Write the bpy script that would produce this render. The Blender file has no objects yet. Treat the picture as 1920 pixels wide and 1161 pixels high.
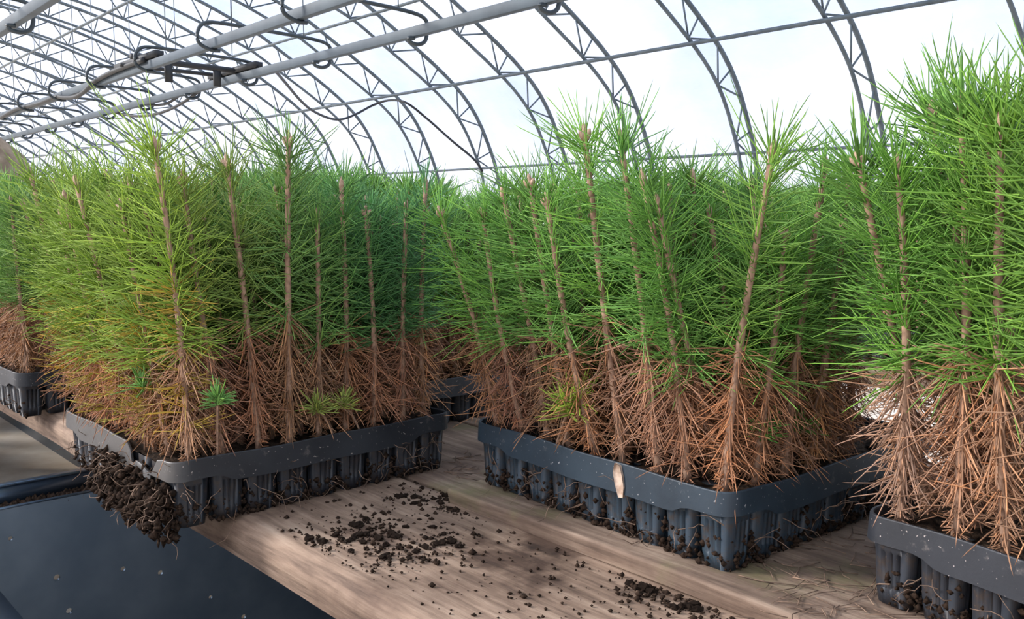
import bpy, bmesh, math, random
import numpy as np
from mathutils import Vector, Matrix, Euler

random.seed(7)
rng = np.random.default_rng(11)
scene = bpy.context.scene
col = scene.collection

# ------------------------------------------------------------------ camera, sky, sun, exposure
EYE = 1.10                                   # eye height above the ground
W, H, F_PX, HORIZON = 1920, 1161, 1700.0, 397.0
PITCH = math.atan((H / 2 - HORIZON) / F_PX)
cam_d = bpy.data.cameras.new('camera')
cam_d.sensor_fit = 'HORIZONTAL'; cam_d.sensor_width = 36.0
cam_d.lens = 36.0 * F_PX / W
cam_d.clip_start = 0.02; cam_d.clip_end = 500
cam = bpy.data.objects.new('camera', cam_d); col.objects.link(cam)
cam.location = (0, 0, EYE)
cam.rotation_euler = (math.pi / 2 - PITCH, 0, 0)
scene.camera = cam

world = bpy.data.worlds.new('sky'); scene.world = world
world.use_nodes = True
wn = world.node_tree; wn.nodes.clear()
w_out = wn.nodes.new('ShaderNodeOutputWorld')
w_bg = wn.nodes.new('ShaderNodeBackground'); w_bg.inputs['Strength'].default_value = 1.28
w_tc = wn.nodes.new('ShaderNodeTexCoord')
w_map = wn.nodes.new('ShaderNodeMapping'); w_map.inputs['Scale'].default_value = (1.0, 1.0, 2.2)
w_no = wn.nodes.new('ShaderNodeTexNoise'); w_no.inputs['Scale'].default_value = 3.2
w_no.inputs['Detail'].default_value = 5; w_no.inputs['Roughness'].default_value = 0.55
w_rp = wn.nodes.new('ShaderNodeValToRGB')
w_rp.color_ramp.elements[0].position = 0.40; w_rp.color_ramp.elements[0].color = (0.40, 0.60, 0.94, 1)
w_rp.color_ramp.elements[1].position = 0.66; w_rp.color_ramp.elements[1].color = (0.95, 0.98, 1.0, 1)
wn.links.new(w_tc.outputs['Generated'], w_map.inputs['Vector'])
wn.links.new(w_map.outputs['Vector'], w_no.inputs['Vector'])
wn.links.new(w_no.outputs['Fac'], w_rp.inputs['Fac'])
w_sep = wn.nodes.new('ShaderNodeSeparateXYZ'); wn.links.new(w_tc.outputs['Generated'], w_sep.inputs['Vector'])
w_hz = wn.nodes.new('ShaderNodeMapRange'); w_hz.inputs['From Min'].default_value = 0.02; w_hz.inputs['From Max'].default_value = 0.42
w_hz.inputs['To Min'].default_value = 0.85; w_hz.inputs['To Max'].default_value = 0.0     # pale haze towards the horizon
wn.links.new(w_sep.outputs['Z'], w_hz.inputs['Value'])
w_mx = wn.nodes.new('ShaderNodeMix'); w_mx.data_type = 'RGBA'; w_mx.inputs[7].default_value = (1.0, 0.985, 1.0, 1)
wn.links.new(w_hz.outputs['Result'], w_mx.inputs[0]); wn.links.new(w_rp.outputs['Color'], w_mx.inputs[6])
wn.links.new(w_mx.outputs[2], w_bg.inputs['Color'])
wn.links.new(w_bg.outputs['Background'], w_out.inputs['Surface'])

sun_d = bpy.data.lights.new('sun_offscreen', 'SUN')
sun_d.energy = 8.0; sun_d.angle = math.radians(14); sun_d.color = (1.0, 0.93, 0.80)
sun = bpy.data.objects.new('sun_offscreen', sun_d); col.objects.link(sun)
SUN_DIR = Vector((-0.85, 0.06, 0.40)).normalized()      # towards the sun
sun.rotation_euler = SUN_DIR.to_track_quat('Z', 'Y').to_euler()

vs = scene.view_settings
vs.view_transform = 'Standard'; vs.look = 'None'; vs.gamma = 1.0; vs.exposure = 0.20
vs.use_curve_mapping = False

scene.cycles.max_bounces = 5; scene.cycles.diffuse_bounces = 3; scene.cycles.glossy_bounces = 2
scene.cycles.transparent_max_bounces = 8; scene.cycles.transmission_bounces = 4

# ------------------------------------------------------------------ helpers
CP, SP = math.cos(PITCH), math.sin(PITCH)
def ray(px, py):
    X = (px - W / 2) / F_PX; Yc = -(py - H / 2) / F_PX
    return np.array([X, CP + Yc * SP, -SP + Yc * CP])
def at_z(px, py, z):
    r = ray(px, py); t = (z - EYE) / r[2]
    return np.array([0, 0, EYE]) + r * t
def at_plane(px, py, p0, n):
    o = np.array([0, 0, EYE]); r = ray(px, py)
    return o + r * (np.dot(np.array(p0) - o, n) / np.dot(r, n))

def tag(o, label=None, cat=None, group=None, kind=None):
    if label: o['label'] = label
    if cat: o['category'] = cat
    if group: o['group'] = group
    if kind: o['kind'] = kind
    return o
def empty(name, loc=(0, 0, 0), rot=(0, 0, 0), parent=None):
    o = bpy.data.objects.new(name, None); col.objects.link(o)
    o.location = loc; o.rotation_euler = rot; o.parent = parent
    o.empty_display_size = 0.02
    return o
def link(name, me, parent=None, loc=(0, 0, 0), rot=(0, 0, 0)):
    o = bpy.data.objects.new(name, me); col.objects.link(o)
    o.parent = parent; o.location = loc; o.rotation_euler = rot
    return o

class Geo:
    """collects vertices and faces, becomes ONE mesh"""
    def __init__(self): self.v = []; self.f = []; self.n = 0
    def add(self, verts, faces):
        verts = np.asarray(verts, float).reshape(-1, 3)
        self.v.append(verts)
        for f in faces:
            f = np.asarray(f)
            if f.size: self.f.append(f + self.n)
        self.n += len(verts)
    def mesh(self, name, mat=None, smooth=True, attr=None, sharp=None):
        me = bpy.data.meshes.new(name)
        v = np.concatenate(self.v) if self.v else np.zeros((0, 3))
        me.vertices.add(len(v)); me.vertices.foreach_set('co', v.astype(np.float32).ravel())
        li = []; ls = []; tot = 0
        for f in self.f:
            k = f.shape[1]; li.append(f.ravel())
            ls.append(np.arange(len(f)) * k + tot); tot += f.size
        if tot:
            li = np.concatenate(li).astype(np.int32); ls = np.concatenate(ls).astype(np.int32)
            me.loops.add(tot); me.loops.foreach_set('vertex_index', li)
            me.polygons.add(len(ls)); me.polygons.foreach_set('loop_start', ls)
        me.update(calc_edges=True); me.validate()
        if smooth and len(me.polygons):
            me.polygons.foreach_set('use_smooth', np.ones(len(me.polygons), bool))
        if attr is not None and len(attr) == len(me.vertices):
            a = me.attributes.new('tone', 'FLOAT', 'POINT'); a.data.foreach_set('value', np.asarray(attr, np.float32))
        if sharp: me.set_sharp_from_angle(angle=math.radians(sharp))
        if mat: me.materials.append(mat)
        return me

def tube_geo(pts, r, sides=6, caps=True):
    """tube along a polyline; r scalar or list"""
    P = np.asarray(pts, float); n = len(P)
    R = np.full(n, r) if np.isscalar(r) else np.asarray(r, float)
    T = np.gradient(P, axis=0); T /= np.linalg.norm(T, axis=1)[:, None] + 1e-12
    ref = np.array([0.0, 0, 1]) if abs(T[:, 2]).mean() < 0.85 else np.array([1.0, 0, 0])
    A = np.cross(T, ref); A /= np.linalg.norm(A, axis=1)[:, None] + 1e-12
    B = np.cross(T, A)
    ang = np.arange(sides) / sides * 2 * np.pi
    V = P[:, None, :] + R[:, None, None] * (np.cos(ang)[None, :, None] * A[:, None, :] + np.sin(ang)[None, :, None] * B[:, None, :])
    V = V.reshape(-1, 3); q = []
    i = np.arange(n - 1)[:, None] * sides; j = np.arange(sides)[None, :]; j2 = (j + 1) % sides
    q = np.stack([i + j, i + j2, i + sides + j2, i + sides + j], -1).reshape(-1, 4)
    faces = [q]
    if caps:
        V = np.vstack([V, P[0], P[-1]]); a, b = len(V) - 2, len(V) - 1
        jj = np.arange(sides); k = (jj + 1) % sides
        faces.append(np.stack([np.full(sides, a), k, jj], 1))
        o = (n - 1) * sides
        faces.append(np.stack([np.full(sides, b), o + jj, o + k], 1))
    return V, faces
def tube(name, pts, r, mat, parent=None, sides=6, **kw):
    g = Geo(); g.add(*tube_geo(pts, r, sides)); return link(name, g.mesh(name, mat), parent, **kw)
def box_geo(x0, x1, y0, y1, z0, z1):
    v = [(x0,y0,z0),(x1,y0,z0),(x1,y1,z0),(x0,y1,z0),(x0,y0,z1),(x1,y0,z1),(x1,y1,z1),(x0,y1,z1)]
    return v, [np.array([(0,3,2,1),(4,5,6,7),(0,1,5,4),(1,2,6,5),(2,3,7,6),(3,0,4,7)])]
def box(name, b, mat, parent=None, **kw):
    g = Geo(); g.add(*box_geo(*b)); return link(name, g.mesh(name, mat, smooth=False), parent, **kw)
def smooth_path(pts, n):
    """Catmull-Rom through pts, n samples"""
    P = np.asarray(pts, float); Q = np.vstack([2 * P[0] - P[1], P, 2 * P[-1] - P[-2]])
    out = []
    for t in np.linspace(0, len(P) - 1 - 1e-6, n):
        i = int(t); u = t - i; a, b, c, d = Q[i:i + 4]
        out.append(0.5 * (2 * b + (c - a) * u + (2 * a - 5 * b + 4 * c - d) * u * u + (3 * b - a - 3 * c + d) * u ** 3))
    return np.array(out)

# ------------------------------------------------------------------ materials
def new_mat(name):
    m = bpy.data.materials.new(name); m.use_nodes = True
    nt = m.node_tree; nt.nodes.clear()
    out = nt.nodes.new('ShaderNodeOutputMaterial'); p = nt.nodes.new('ShaderNodeBsdfPrincipled')
    nt.links.new(p.outputs['BSDF'], out.inputs['Surface'])
    return m, nt, p, out
def ramp(nt, stops):
    r = nt.nodes.new('ShaderNodeValToRGB'); e = r.color_ramp.elements
    e[0].position, e[0].color = stops[0][0], (*stops[0][1], 1)
    e[1].position, e[1].color = stops[-1][0], (*stops[-1][1], 1)
    for p, c in stops[1:-1]:
        k = e.new(p); k.color = (*c, 1)
    return r
def noise(nt, scale, detail=4, rough=0.55, vec=None, stretch=None, coord='Object'):
    n = nt.nodes.new('ShaderNodeTexNoise'); n.inputs['Scale'].default_value = scale
    n.inputs['Detail'].default_value = detail; n.inputs['Roughness'].default_value = rough
    tc = nt.nodes.new('ShaderNodeTexCoord'); src = tc.outputs[coord]
    if stretch:
        mp = nt.nodes.new('ShaderNodeMapping'); mp.inputs['Scale'].default_value = stretch
        nt.links.new(src, mp.inputs['Vector']); src = mp.outputs['Vector']
    nt.links.new(src, n.inputs['Vector'])
    return n
def mixc(nt, fac, a, b, mode='MIX'):
    m = nt.nodes.new('ShaderNodeMix'); m.data_type = 'RGBA'; m.blend_type = mode
    for sock, val in ((m.inputs[0], fac), (m.inputs[6], a), (m.inputs[7], b)):
        if hasattr(val, 'is_linked'): nt.links.new(val, sock)
        elif isinstance(val, (int, float)): sock.default_value = val
        else: sock.default_value = (*val, 1)
    return m.outputs[2]
def bump(nt, p, height, strength, dist):
    b = nt.nodes.new('ShaderNodeBump'); b.inputs['Strength'].default_value = strength; b.inputs['Distance'].default_value = dist
    nt.links.new(height, b.inputs['Height']); nt.links.new(b.outputs['Normal'], p.inputs['Normal'])

def simple(name, c1, c2, scale, rough=0.6, metal=0.0, bumpy=0.0, dist=0.002, detail=4, lo=0.35, hi=0.65):
    m, nt, p, _ = new_mat(name)
    n = noise(nt, scale, detail); r = ramp(nt, [(lo, c1), (hi, c2)])
    nt.links.new(n.outputs['Fac'], r.inputs['Fac']); nt.links.new(r.outputs['Color'], p.inputs['Base Color'])
    p.inputs['Roughness'].default_value = rough; p.inputs['Metallic'].default_value = metal
    if bumpy: bump(nt, p, n.outputs['Fac'], bumpy, dist)
    return m

M = {}
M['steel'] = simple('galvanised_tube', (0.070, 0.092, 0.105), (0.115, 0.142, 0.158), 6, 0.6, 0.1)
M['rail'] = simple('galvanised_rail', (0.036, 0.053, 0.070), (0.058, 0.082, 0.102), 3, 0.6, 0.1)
M['hose'] = simple('black_hose', (0.010, 0.012, 0.014), (0.020, 0.023, 0.026), 8, 0.6)
M['hanger'] = simple('hanger_tube', (0.022, 0.032, 0.038), (0.04, 0.054, 0.062), 8, 0.5, 0.1)
M['soil'] = simple('potting_soil', (0.010, 0.007, 0.005), (0.055, 0.036, 0.024), 160, 0.95, bumpy=0.9, dist=0.004)
M['clod'] = simple('peat_clod', (0.010, 0.0062, 0.0042), (0.048, 0.029, 0.019), 220, 0.95, bumpy=0.8, dist=0.002)
for _k in ('soil', 'clod'): M[_k].node_tree.nodes['Principled BSDF'].inputs['Specular IOR Level'].default_value = 0.12
M['root'] = simple('root_fibre', (0.06, 0.036, 0.024), (0.28, 0.18, 0.12), 60, 0.85)
M['sand'] = simple('pale_sand', (0.62, 0.48, 0.34), (0.86, 0.76, 0.62), 3.5, 0.95, bumpy=0.4, dist=0.02, detail=8)
M['sack'] = simple('burlap', (0.20, 0.145, 0.095), (0.34, 0.26, 0.18), 30, 0.95, bumpy=0.6, dist=0.004)
M['galv'] = simple('galvanised_sheet', (0.075, 0.112, 0.165), (0.12, 0.165, 0.225), 7, 0.30, 0.75)

def tray_mat(name, dark, light, dust, dust_amt, dusty_side=False):
    m, nt, p, _ = new_mat(name)
    n1 = noise(nt, 14, 5); r1 = ramp(nt, [(0.3, dark), (0.7, light)])
    nt.links.new(n1.outputs['Fac'], r1.inputs['Fac'])
    n2 = noise(nt, 55, 8, 0.7); r2 = ramp(nt, [(0.60 - dust_amt, (0, 0, 0)), (0.78 - dust_amt, (1, 1, 1))])
    nt.links.new(n2.outputs['Fac'], r2.inputs['Fac'])
    c = mixc(nt, r2.outputs['Color'], r1.outputs['Color'], dust)
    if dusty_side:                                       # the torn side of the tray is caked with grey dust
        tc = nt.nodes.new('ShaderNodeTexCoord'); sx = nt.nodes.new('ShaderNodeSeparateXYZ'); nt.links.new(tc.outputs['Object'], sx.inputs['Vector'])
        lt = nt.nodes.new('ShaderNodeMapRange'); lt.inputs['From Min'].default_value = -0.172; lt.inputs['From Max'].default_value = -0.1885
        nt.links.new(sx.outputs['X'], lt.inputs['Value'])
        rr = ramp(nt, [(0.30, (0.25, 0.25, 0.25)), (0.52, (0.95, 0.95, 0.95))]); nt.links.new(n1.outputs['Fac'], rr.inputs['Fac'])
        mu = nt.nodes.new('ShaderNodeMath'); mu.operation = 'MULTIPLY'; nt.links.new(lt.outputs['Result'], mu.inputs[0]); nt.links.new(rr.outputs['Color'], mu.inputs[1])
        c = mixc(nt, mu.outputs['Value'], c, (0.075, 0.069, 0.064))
    n3 = noise(nt, 330, 2, 0.5); r3 = ramp(nt, [(0.70, (0, 0, 0)), (0.74, (1, 1, 1))]); nt.links.new(n3.outputs['Fac'], r3.inputs['Fac'])
    c = mixc(nt, r3.outputs['Color'], c, tuple(min(1, x * 2.2) for x in dust))
    nt.links.new(c, p.inputs['Base Color'])
    p.inputs['Roughness'].default_value = 0.48
    bump(nt, p, n2.outputs['Fac'], 0.25, 0.001)
    return m
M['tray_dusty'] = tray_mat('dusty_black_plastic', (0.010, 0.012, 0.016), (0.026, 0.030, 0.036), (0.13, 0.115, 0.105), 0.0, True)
M['tray_blue'] = tray_mat('blue_black_plastic', (0.010, 0.020, 0.031), (0.024, 0.043, 0.061), (0.15, 0.15, 0.15), -0.02)
M['tray_grey'] = tray_mat('grey_black_plastic', (0.009, 0.011, 0.015), (0.024, 0.028, 0.036), (0.16, 0.14, 0.13), 0.0)
M['cell'] = tray_mat('dirty_cell_plastic', (0.009, 0.011, 0.015), (0.024, 0.028, 0.036), (0.045, 0.030, 0.021), 0.10)
M['cell_blue'] = tray_mat('dirty_blue_cell_plastic', (0.010, 0.020, 0.031), (0.024, 0.043, 0.061), (0.045, 0.030, 0.021), 0.10)

def needle_mat(name, spread, translucent):
    m, nt, p, out = new_mat(name)
    oi = nt.nodes.new('ShaderNodeObjectInfo')
    at = nt.nodes.new('ShaderNodeAttribute'); at.attribute_name = 'tone'
    r = ramp(nt, [(0.0, (1 - spread,) * 3), (0.5, (1.0, 1.0, 1.0)), (1.0, (1 + spread * 1.6, 1 + spread * 1.2, 1 + spread * 0.6))])
    nt.links.new(at.outputs['Fac'], r.inputs['Fac'])
    c = mixc(nt, 1.0, oi.outputs['Color'], r.outputs['Color'], 'MULTIPLY')
    nt.links.new(c, p.inputs['Base Color'])
    p.inputs['Roughness'].default_value = 0.55; p.inputs['Specular IOR Level'].default_value = 0.35
    tr = nt.nodes.new('ShaderNodeBsdfTranslucent'); nt.links.new(c, tr.inputs['Color'])
    mx = nt.nodes.new('ShaderNodeMixShader'); mx.inputs[0].default_value = translucent
    nt.links.new(p.outputs['BSDF'], mx.inputs[1]); nt.links.new(tr.outputs['BSDF'], mx.inputs[2])
    nt.links.new(mx.outputs['Shader'], out.inputs['Surface'])
    return m
M['needle'] = needle_mat('green_needle', 0.42, 0.30)
M['dead'] = needle_mat('dead_needle', 0.5, 0.18)
M['bark'] = simple('seedling_bark', (0.20, 0.115, 0.075), (0.40, 0.25, 0.165), 130, 0.85, bumpy=0.7, dist=0.0012)
M['bud'] = simple('bud_scale', (0.30, 0.16, 0.10), (0.52, 0.36, 0.26), 300, 0.7)

def wood_mat(name, dark, mid, light, stain_pts=(), moss=0.0):
    m, nt, p, _ = new_mat(name)
    g = noise(nt, 9, 8, 0.65, stretch=(9, 0.7, 9)); r = ramp(nt, [(0.28, dark), (0.5, mid), (0.72, light)])
    nt.links.new(g.outputs['Fac'], r.inputs['Fac'])
    big = noise(nt, 5.5, 5, 0.6); rb = ramp(nt, [(0.38, (0.38, 0.33, 0.31)), (0.58, (1, 1, 1))])
    nt.links.new(big.outputs['Fac'], rb.inputs['Fac'])
    c = mixc(nt, 0.8, r.outputs['Color'], rb.outputs['Color'], 'MULTIPLY')
    tc = nt.nodes.new('ShaderNodeTexCoord'); wob = noise(nt, 22, 4)
    for (sx, sy, rx, ry) in stain_pts:                   # damp stains with their own outline
        mp = nt.nodes.new('ShaderNodeMapping'); mp.vector_type = 'TEXTURE'
        mp.inputs['Location'].default_value = (sx, sy, 0); mp.inputs['Scale'].default_value = (rx, ry, 10)
        nt.links.new(tc.outputs['Object'], mp.inputs['Vector'])
        ln = nt.nodes.new('ShaderNodeVectorMath'); ln.operation = 'LENGTH'; nt.links.new(mp.outputs['Vector'], ln.inputs[0])
        ad = nt.nodes.new('ShaderNodeMath'); ad.operation = 'MULTIPLY_ADD'; ad.inputs[1].default_value = 2.4
        nt.links.new(wob.outputs['Fac'], ad.inputs[0]); nt.links.new(ln.outputs['Value'], ad.inputs[2])
        rs = ramp(nt, [(0.0, (1, 1, 1)), (1.0, (0, 0, 0))])
        mr = nt.nodes.new('ShaderNodeMapRange'); mr.inputs['From Min'].default_value = 1.75; mr.inputs['From Max'].default_value = 2.3
        nt.links.new(ad.outputs['Value'], mr.inputs['Value']); nt.links.new(mr.outputs['Result'], rs.inputs['Fac'])
        c = mixc(nt, rs.outputs['Color'], c, mixc(nt, 0.85, c, (0.28, 0.22, 0.19), 'MULTIPLY'))
    if moss:
        mo = noise(nt, 4, 6, 0.7); rm = ramp(nt, [(0.52, (0, 0, 0)), (0.68, (moss,) * 3)])
        nt.links.new(mo.outputs['Fac'], rm.inputs['Fac']); c = mixc(nt, rm.outputs['Color'], c, (0.16, 0.15, 0.06))
    nt.links.new(c, p.inputs['Base Color'])
    p.inputs['Roughness'].default_value = 0.85
    bump(nt, p, g.outputs['Fac'], 0.5, 0.003)
    return m

def film_mat():
    m = bpy.data.materials.new('polythene_film'); m.use_nodes = True
    nt = m.node_tree; nt.nodes.clear()
    out = nt.nodes.new('ShaderNodeOutputMaterial')
    t = nt.nodes.new('ShaderNodeBsdfTransparent'); d = nt.nodes.new('ShaderNodeBsdfTranslucent')
    n = noise(nt, 0.42, 6, 0.6)
    oi = nt.nodes.new('ShaderNodeObjectInfo'); mv = nt.nodes.new('ShaderNodeVectorMath'); mv.operation = 'MULTIPLY_ADD'     # every sheet has its own clouding
    mv.inputs[1].default_value = (37.0, 19.0, 53.0); nt.links.new(oi.outputs['Random'], mv.inputs[0])
    nt.links.new(n.inputs['Vector'].links[0].from_socket, mv.inputs[2]); nt.links.new(mv.outputs['Vector'], n.inputs['Vector'])
    r = ramp(nt, [(0.34, (0.66, 0.71, 0.90)), (0.60, (0.96, 0.955, 0.985))])
    nt.links.new(n.outputs['Fac'], r.inputs['Fac'])
    nt.links.new(r.outputs['Color'], t.inputs['Color'])
    d.inputs['Color'].default_value = (0.95, 0.94, 0.99, 1)
    n2 = noise(nt, 1.3, 6, 0.7, stretch=(1, 0.35, 1))
    fr = nt.nodes.new('ShaderNodeMapRange'); fr.inputs['From Min'].default_value = 0.3; fr.inputs['From Max'].default_value = 0.7
    fr.inputs['To Min'].default_value = 0.26; fr.inputs['To Max'].default_value = 0.46
    nt.links.new(n2.outputs['Fac'], fr.inputs['Value'])
    mx = nt.nodes.new('ShaderNodeMixShader')
    nt.links.new(fr.outputs['Result'], mx.inputs[0])
    nt.links.new(t.outputs['BSDF'], mx.inputs[1]); nt.links.new(d.outputs['BSDF'], mx.inputs[2])
    nt.links.new(mx.outputs['Shader'], out.inputs['Surface'])
    return m
M['film'] = film_mat()

# ------------------------------------------------------------------ the tunnel: local x = across, y = along, z = up from the eye
TH = math.radians(40.916); K = 9.0
AX = np.array([-math.sin(TH), math.cos(TH), 0]); LAT = np.array([math.cos(TH), math.sin(TH), 0])
def tw(v, s, z):                                          # tunnel units -> world
    return LAT * (v * K) + AX * (s * K) + np.array([0, 0, EYE + z * K])
VC = 0.30
right = [(VC + 1.16 * math.sin(a), -0.707 + 1.16 * math.cos(a)) for a in np.linspace(0, 0.400, 9)]
right += [(0.806, 0.339), (0.850, 0.3135), (0.893, 0.288), (0.934, 0.263), (0.969, 0.240), (1.0, 0.2165), (1.026, 0.192), (1.050, 0.160),
          (1.069, 0.125), (1.084, 0.093), (1.0945, 0.060), (1.101, 0.020), (1.104, -0.030), (1.105, -EYE / K)]
left = [(2 * VC - x, z) for x, z in reversed(right[1:])]
prof = smooth_path([(x, 0, z) for x, z in left + right], 400)[:, [0, 2]]
seg = np.r_[0, np.cumsum(np.linalg.norm(np.diff(prof, axis=0), axis=1))]
LEN = seg[-1]
def arc(a):                                               # point and inward normal at arc length a (units)
    a = np.clip(a, 0, LEN)
    p = np.array([np.interp(a, seg, prof[:, 0]), np.interp(a, seg, prof[:, 1])])
    e = 1e-3
    q0 = np.array([np.interp(a - e, seg, prof[:, 0]), np.interp(a - e, seg, prof[:, 1])])
    q1 = np.array([np.interp(a + e, seg, prof[:, 0]), np.interp(a + e, seg, prof[:, 1])])
    t = (q1 - q0) / np.linalg.norm(q1 - q0)
    return p, np.array([t[1], -t[0]])
TRUSS_DEPTH = 0.036
def loc3(p): return (p[0] * K, 0, p[1] * K)
N_ARC = 96
outer_pts = [loc3(arc(a)[0]) for a in np.linspace(0, LEN, N_ARC)]
inner_pts = []
for a in np.linspace(0, LEN, N_ARC):
    p, n = arc(a); d = TRUSS_DEPTH * min(1, min(a, LEN - a) / 0.18 + 0.25)
    inner_pts.append(loc3(p + n * d))
g = Geo(); g.add(*tube_geo(outer_pts, 0.029, 8)); ME_OUT = g.mesh('outer_chord', M['steel'])
g = Geo(); g.add(*tube_geo(inner_pts, 0.023, 8)); ME_IN = g.mesh('inner_chord', M['steel'])
# web: every inner node fans to three joints on the outer chord
a_ref = np.interp(0.958, prof[200:, 0], seg[200:])        # joint that carries the purlin beside it
STEP = 0.0925
nodes = [a_ref + k * STEP for k in range(-22, 4) if 0.10 < a_ref + k * STEP < LEN - 0.10]
strut_me = []; far_web = Geo(); left_web = Geo()
for a in nodes:
    p, n = arc(a); b = loc3(p + n * TRUSS_DEPTH)
    for off in (-0.46, 0.0, 0.46):
        q = loc3(arc(a + off * STEP)[0])
        gg = Geo(); geo = tube_geo([b, q], 0.0122, 5); gg.add(*geo); far_web.add(*geo)
        if p[0] > 0.42: strut_me.append(gg.mesh('strut', M['steel']))
        else: left_web.add(*geo)
ME_WEB = far_web.mesh('strut_web', M['steel']); ME_LEFT = left_web.mesh('strut_web', M['steel'])
NUM = ['first', 'second', 'third', 'fourth', 'fifth', 'sixth', 'seventh', 'eighth', 'ninth', 'tenth'] + [f'{w}' for w in ('eleventh', 'twelfth', 'thirteenth', 'fourteenth', 'fifteenth', 'sixteenth', 'seventeenth', 'eighteenth', 'nineteenth', 'twentieth', 'twenty-first')]
def arch_label(what, k):
    if k == 2: return what + ' right above the black boom carriage'
    return f'{what}, {NUM[abs(k - 2) - 1]} from the boom carriage towards the ' + ('far end' if k > 2 else 'trays')
truss_s = [0.742 + 0.1865 * k for k in range(-7, 23)]
for k, s in zip(range(-7, 23), truss_s):
    base = AX * (s * K) + np.array([0, 0, EYE])
    t = empty('arch_truss', base, (0, 0, TH))
    tag(t, arch_label('curved steel arch truss', k), 'truss', 'steel arch trusses of the tunnel')
    link('outer_chord', ME_OUT, t); link('inner_chord', ME_IN, t)
    if -2 <= k <= 8:
        for me in strut_me: link('strut', me, t)
        tag(link('strut_web', ME_LEFT, t), kind='stuff')
    else:
        tag(link('strut_web', ME_WEB, t), kind='stuff')

# the film between the trusses, each bay its own sheet, sagging a little inwards
ceiling = empty('ceiling', (0, 0, EYE), (0, 0, TH)); tag(ceiling, kind='structure')
NA, NS = 90, 7
sg = Geo(); vv = []
ds = 0.1865 * K
for j in range(NS):
    t = j / (NS - 1); dip = 0.10 * math.sin(math.pi * t) ** 1.0
    for a in np.linspace(0, LEN, NA):
        p, n = arc(a); w = min(1, min(a, LEN - a) / 0.2)
        q = p * K - n * (0.0295 - dip * w * (0.35 + 0.15 * math.sin(a * 9)))
        vv.append((q[0], t * ds, q[1]))
i, j = np.meshgrid(np.arange(NA - 1), np.arange(NS - 1), indexing='ij'); b0 = (j * NA + i).ravel()
sg.add(vv, [np.stack([b0, b0 + 1, b0 + NA + 1, b0 + NA], 1)])
ME_FILM = sg.mesh('film_panel', M['film'])
for s in truss_s[:-1]: link('film_panel', ME_FILM, ceiling, loc=(0, s * K, 0))

S0, S1 = truss_s[0], truss_s[-1]
def along(name, v, z, r, mat, label, cat, group=None, sides=8):
    o = tube(name, [(0, S0 * K, 0), (0, S1 * K, 0)], r, mat, sides=sides)
    o.location = LAT * (v * K) + np.array([0, 0, EYE + z * K]); o.rotation_euler = (0, 0, TH)
    return tag(o, label, cat, group)
along('purlin', 0.9385, 0.2107, 0.024, M['steel'], 'straight steel purlin tying the arch trusses together low above the side wall curve', 'purlin')
along('purlin', 0.7832, 0.3044, 0.022, M['steel'], 'straight steel purlin high on the roof just outside the second grey rail', 'purlin')
along('purlin', 0.5805, 0.3761, 0.024, M['steel'], 'straight steel purlin running along the arches near the roof top above the rails', 'purlin')
along('purlin', 1.055, 0.0787, 0.018, M['steel'], 'thin steel purlin along the upright side wall just above the seedling tops', 'purlin')

# grey boom rails hung below the trusses, black tube hangers hooked under both
RZ = 0.173
RAILS = [(0.397, 'broad grey steel rail hung below the trusses on the roof-top side'), (0.520, 'broad grey steel rail hung below the trusses on the side wall side'),
         (0.214, 'grey steel rail beyond the pair joined by looped hangers'), (0.090, 'outermost grey steel rail of the far second rail pair')]
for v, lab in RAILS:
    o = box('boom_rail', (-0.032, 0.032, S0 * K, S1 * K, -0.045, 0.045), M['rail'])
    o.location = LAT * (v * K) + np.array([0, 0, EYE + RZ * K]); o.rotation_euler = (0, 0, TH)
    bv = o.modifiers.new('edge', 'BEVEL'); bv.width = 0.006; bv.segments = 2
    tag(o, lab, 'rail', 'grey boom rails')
def inner_z(v):
    P = np.array(inner_pts)[:, [0, 2]] / K
    return np.interp(v, P[:, 0], P[:, 1])
def hanger_curve(v1, v2):
    w = 0.014
    pts = [(v1 + 0.006, RZ - 0.0067), (v1 - 0.004, RZ - 0.0068), (v1 - w - 0.002, RZ - 0.001), (v1 - w - 0.003, RZ + 0.010), (v1 - w + 0.005, RZ + 0.0195), (v1 + 0.012, RZ + 0.0215),
           ((v1 + v2) / 2, RZ + 0.0200), (v2 - 0.008, RZ + 0.018), (v2 + w - 0.003, RZ + 0.0135), (v2 + w - 0.001, RZ + 0.003), (v2 + w - 0.003, RZ - 0.007), (v2 + 0.003, RZ - 0.0115), (v2 - 0.006, RZ - 0.0105), (v2 - 0.0085, RZ - 0.0068), (v2 - 0.002, RZ - 0.0062)]
    return smooth_path([(a * K, 0, b * K) for a, b in pts], 60)
for v1, v2, nm in ((0.397, 0.520, 'near'), (0.090, 0.214, 'far')):
    gh = Geo(); gh.add(*tube_geo(hanger_curve(v1, v2), 0.018, 8)); me_h = gh.mesh('loop', M['hanger'])
    vm = (v1 + v2) / 2; rods = []
    for vr in (v1 + 0.02, v2 - 0.02):
        gr = Geo(); gr.add(*tube_geo([(vr * K, 0, (RZ + 0.0205) * K), (vr * K, 0, inner_z(vr) * K)], 0.005, 5)); rods.append(gr.mesh('drop_rod', M['steel']))
    for k, s in zip(range(-7, 23), truss_s):
        h = empty('rail_hanger', AX * ((s + 0.0) * K) + np.array([0, 0, EYE]), (0, 0, TH))
        tag(h, arch_label('dark looped hanger ' + ('of wall-side rails' if nm == 'near' else 'of second rail pair'), k), 'hanger', 'looped hangers of the ' + nm + ' rail pair')
        link('loop', me_h, h)
        for r in rods: link('drop_rod', r, h)

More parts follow.
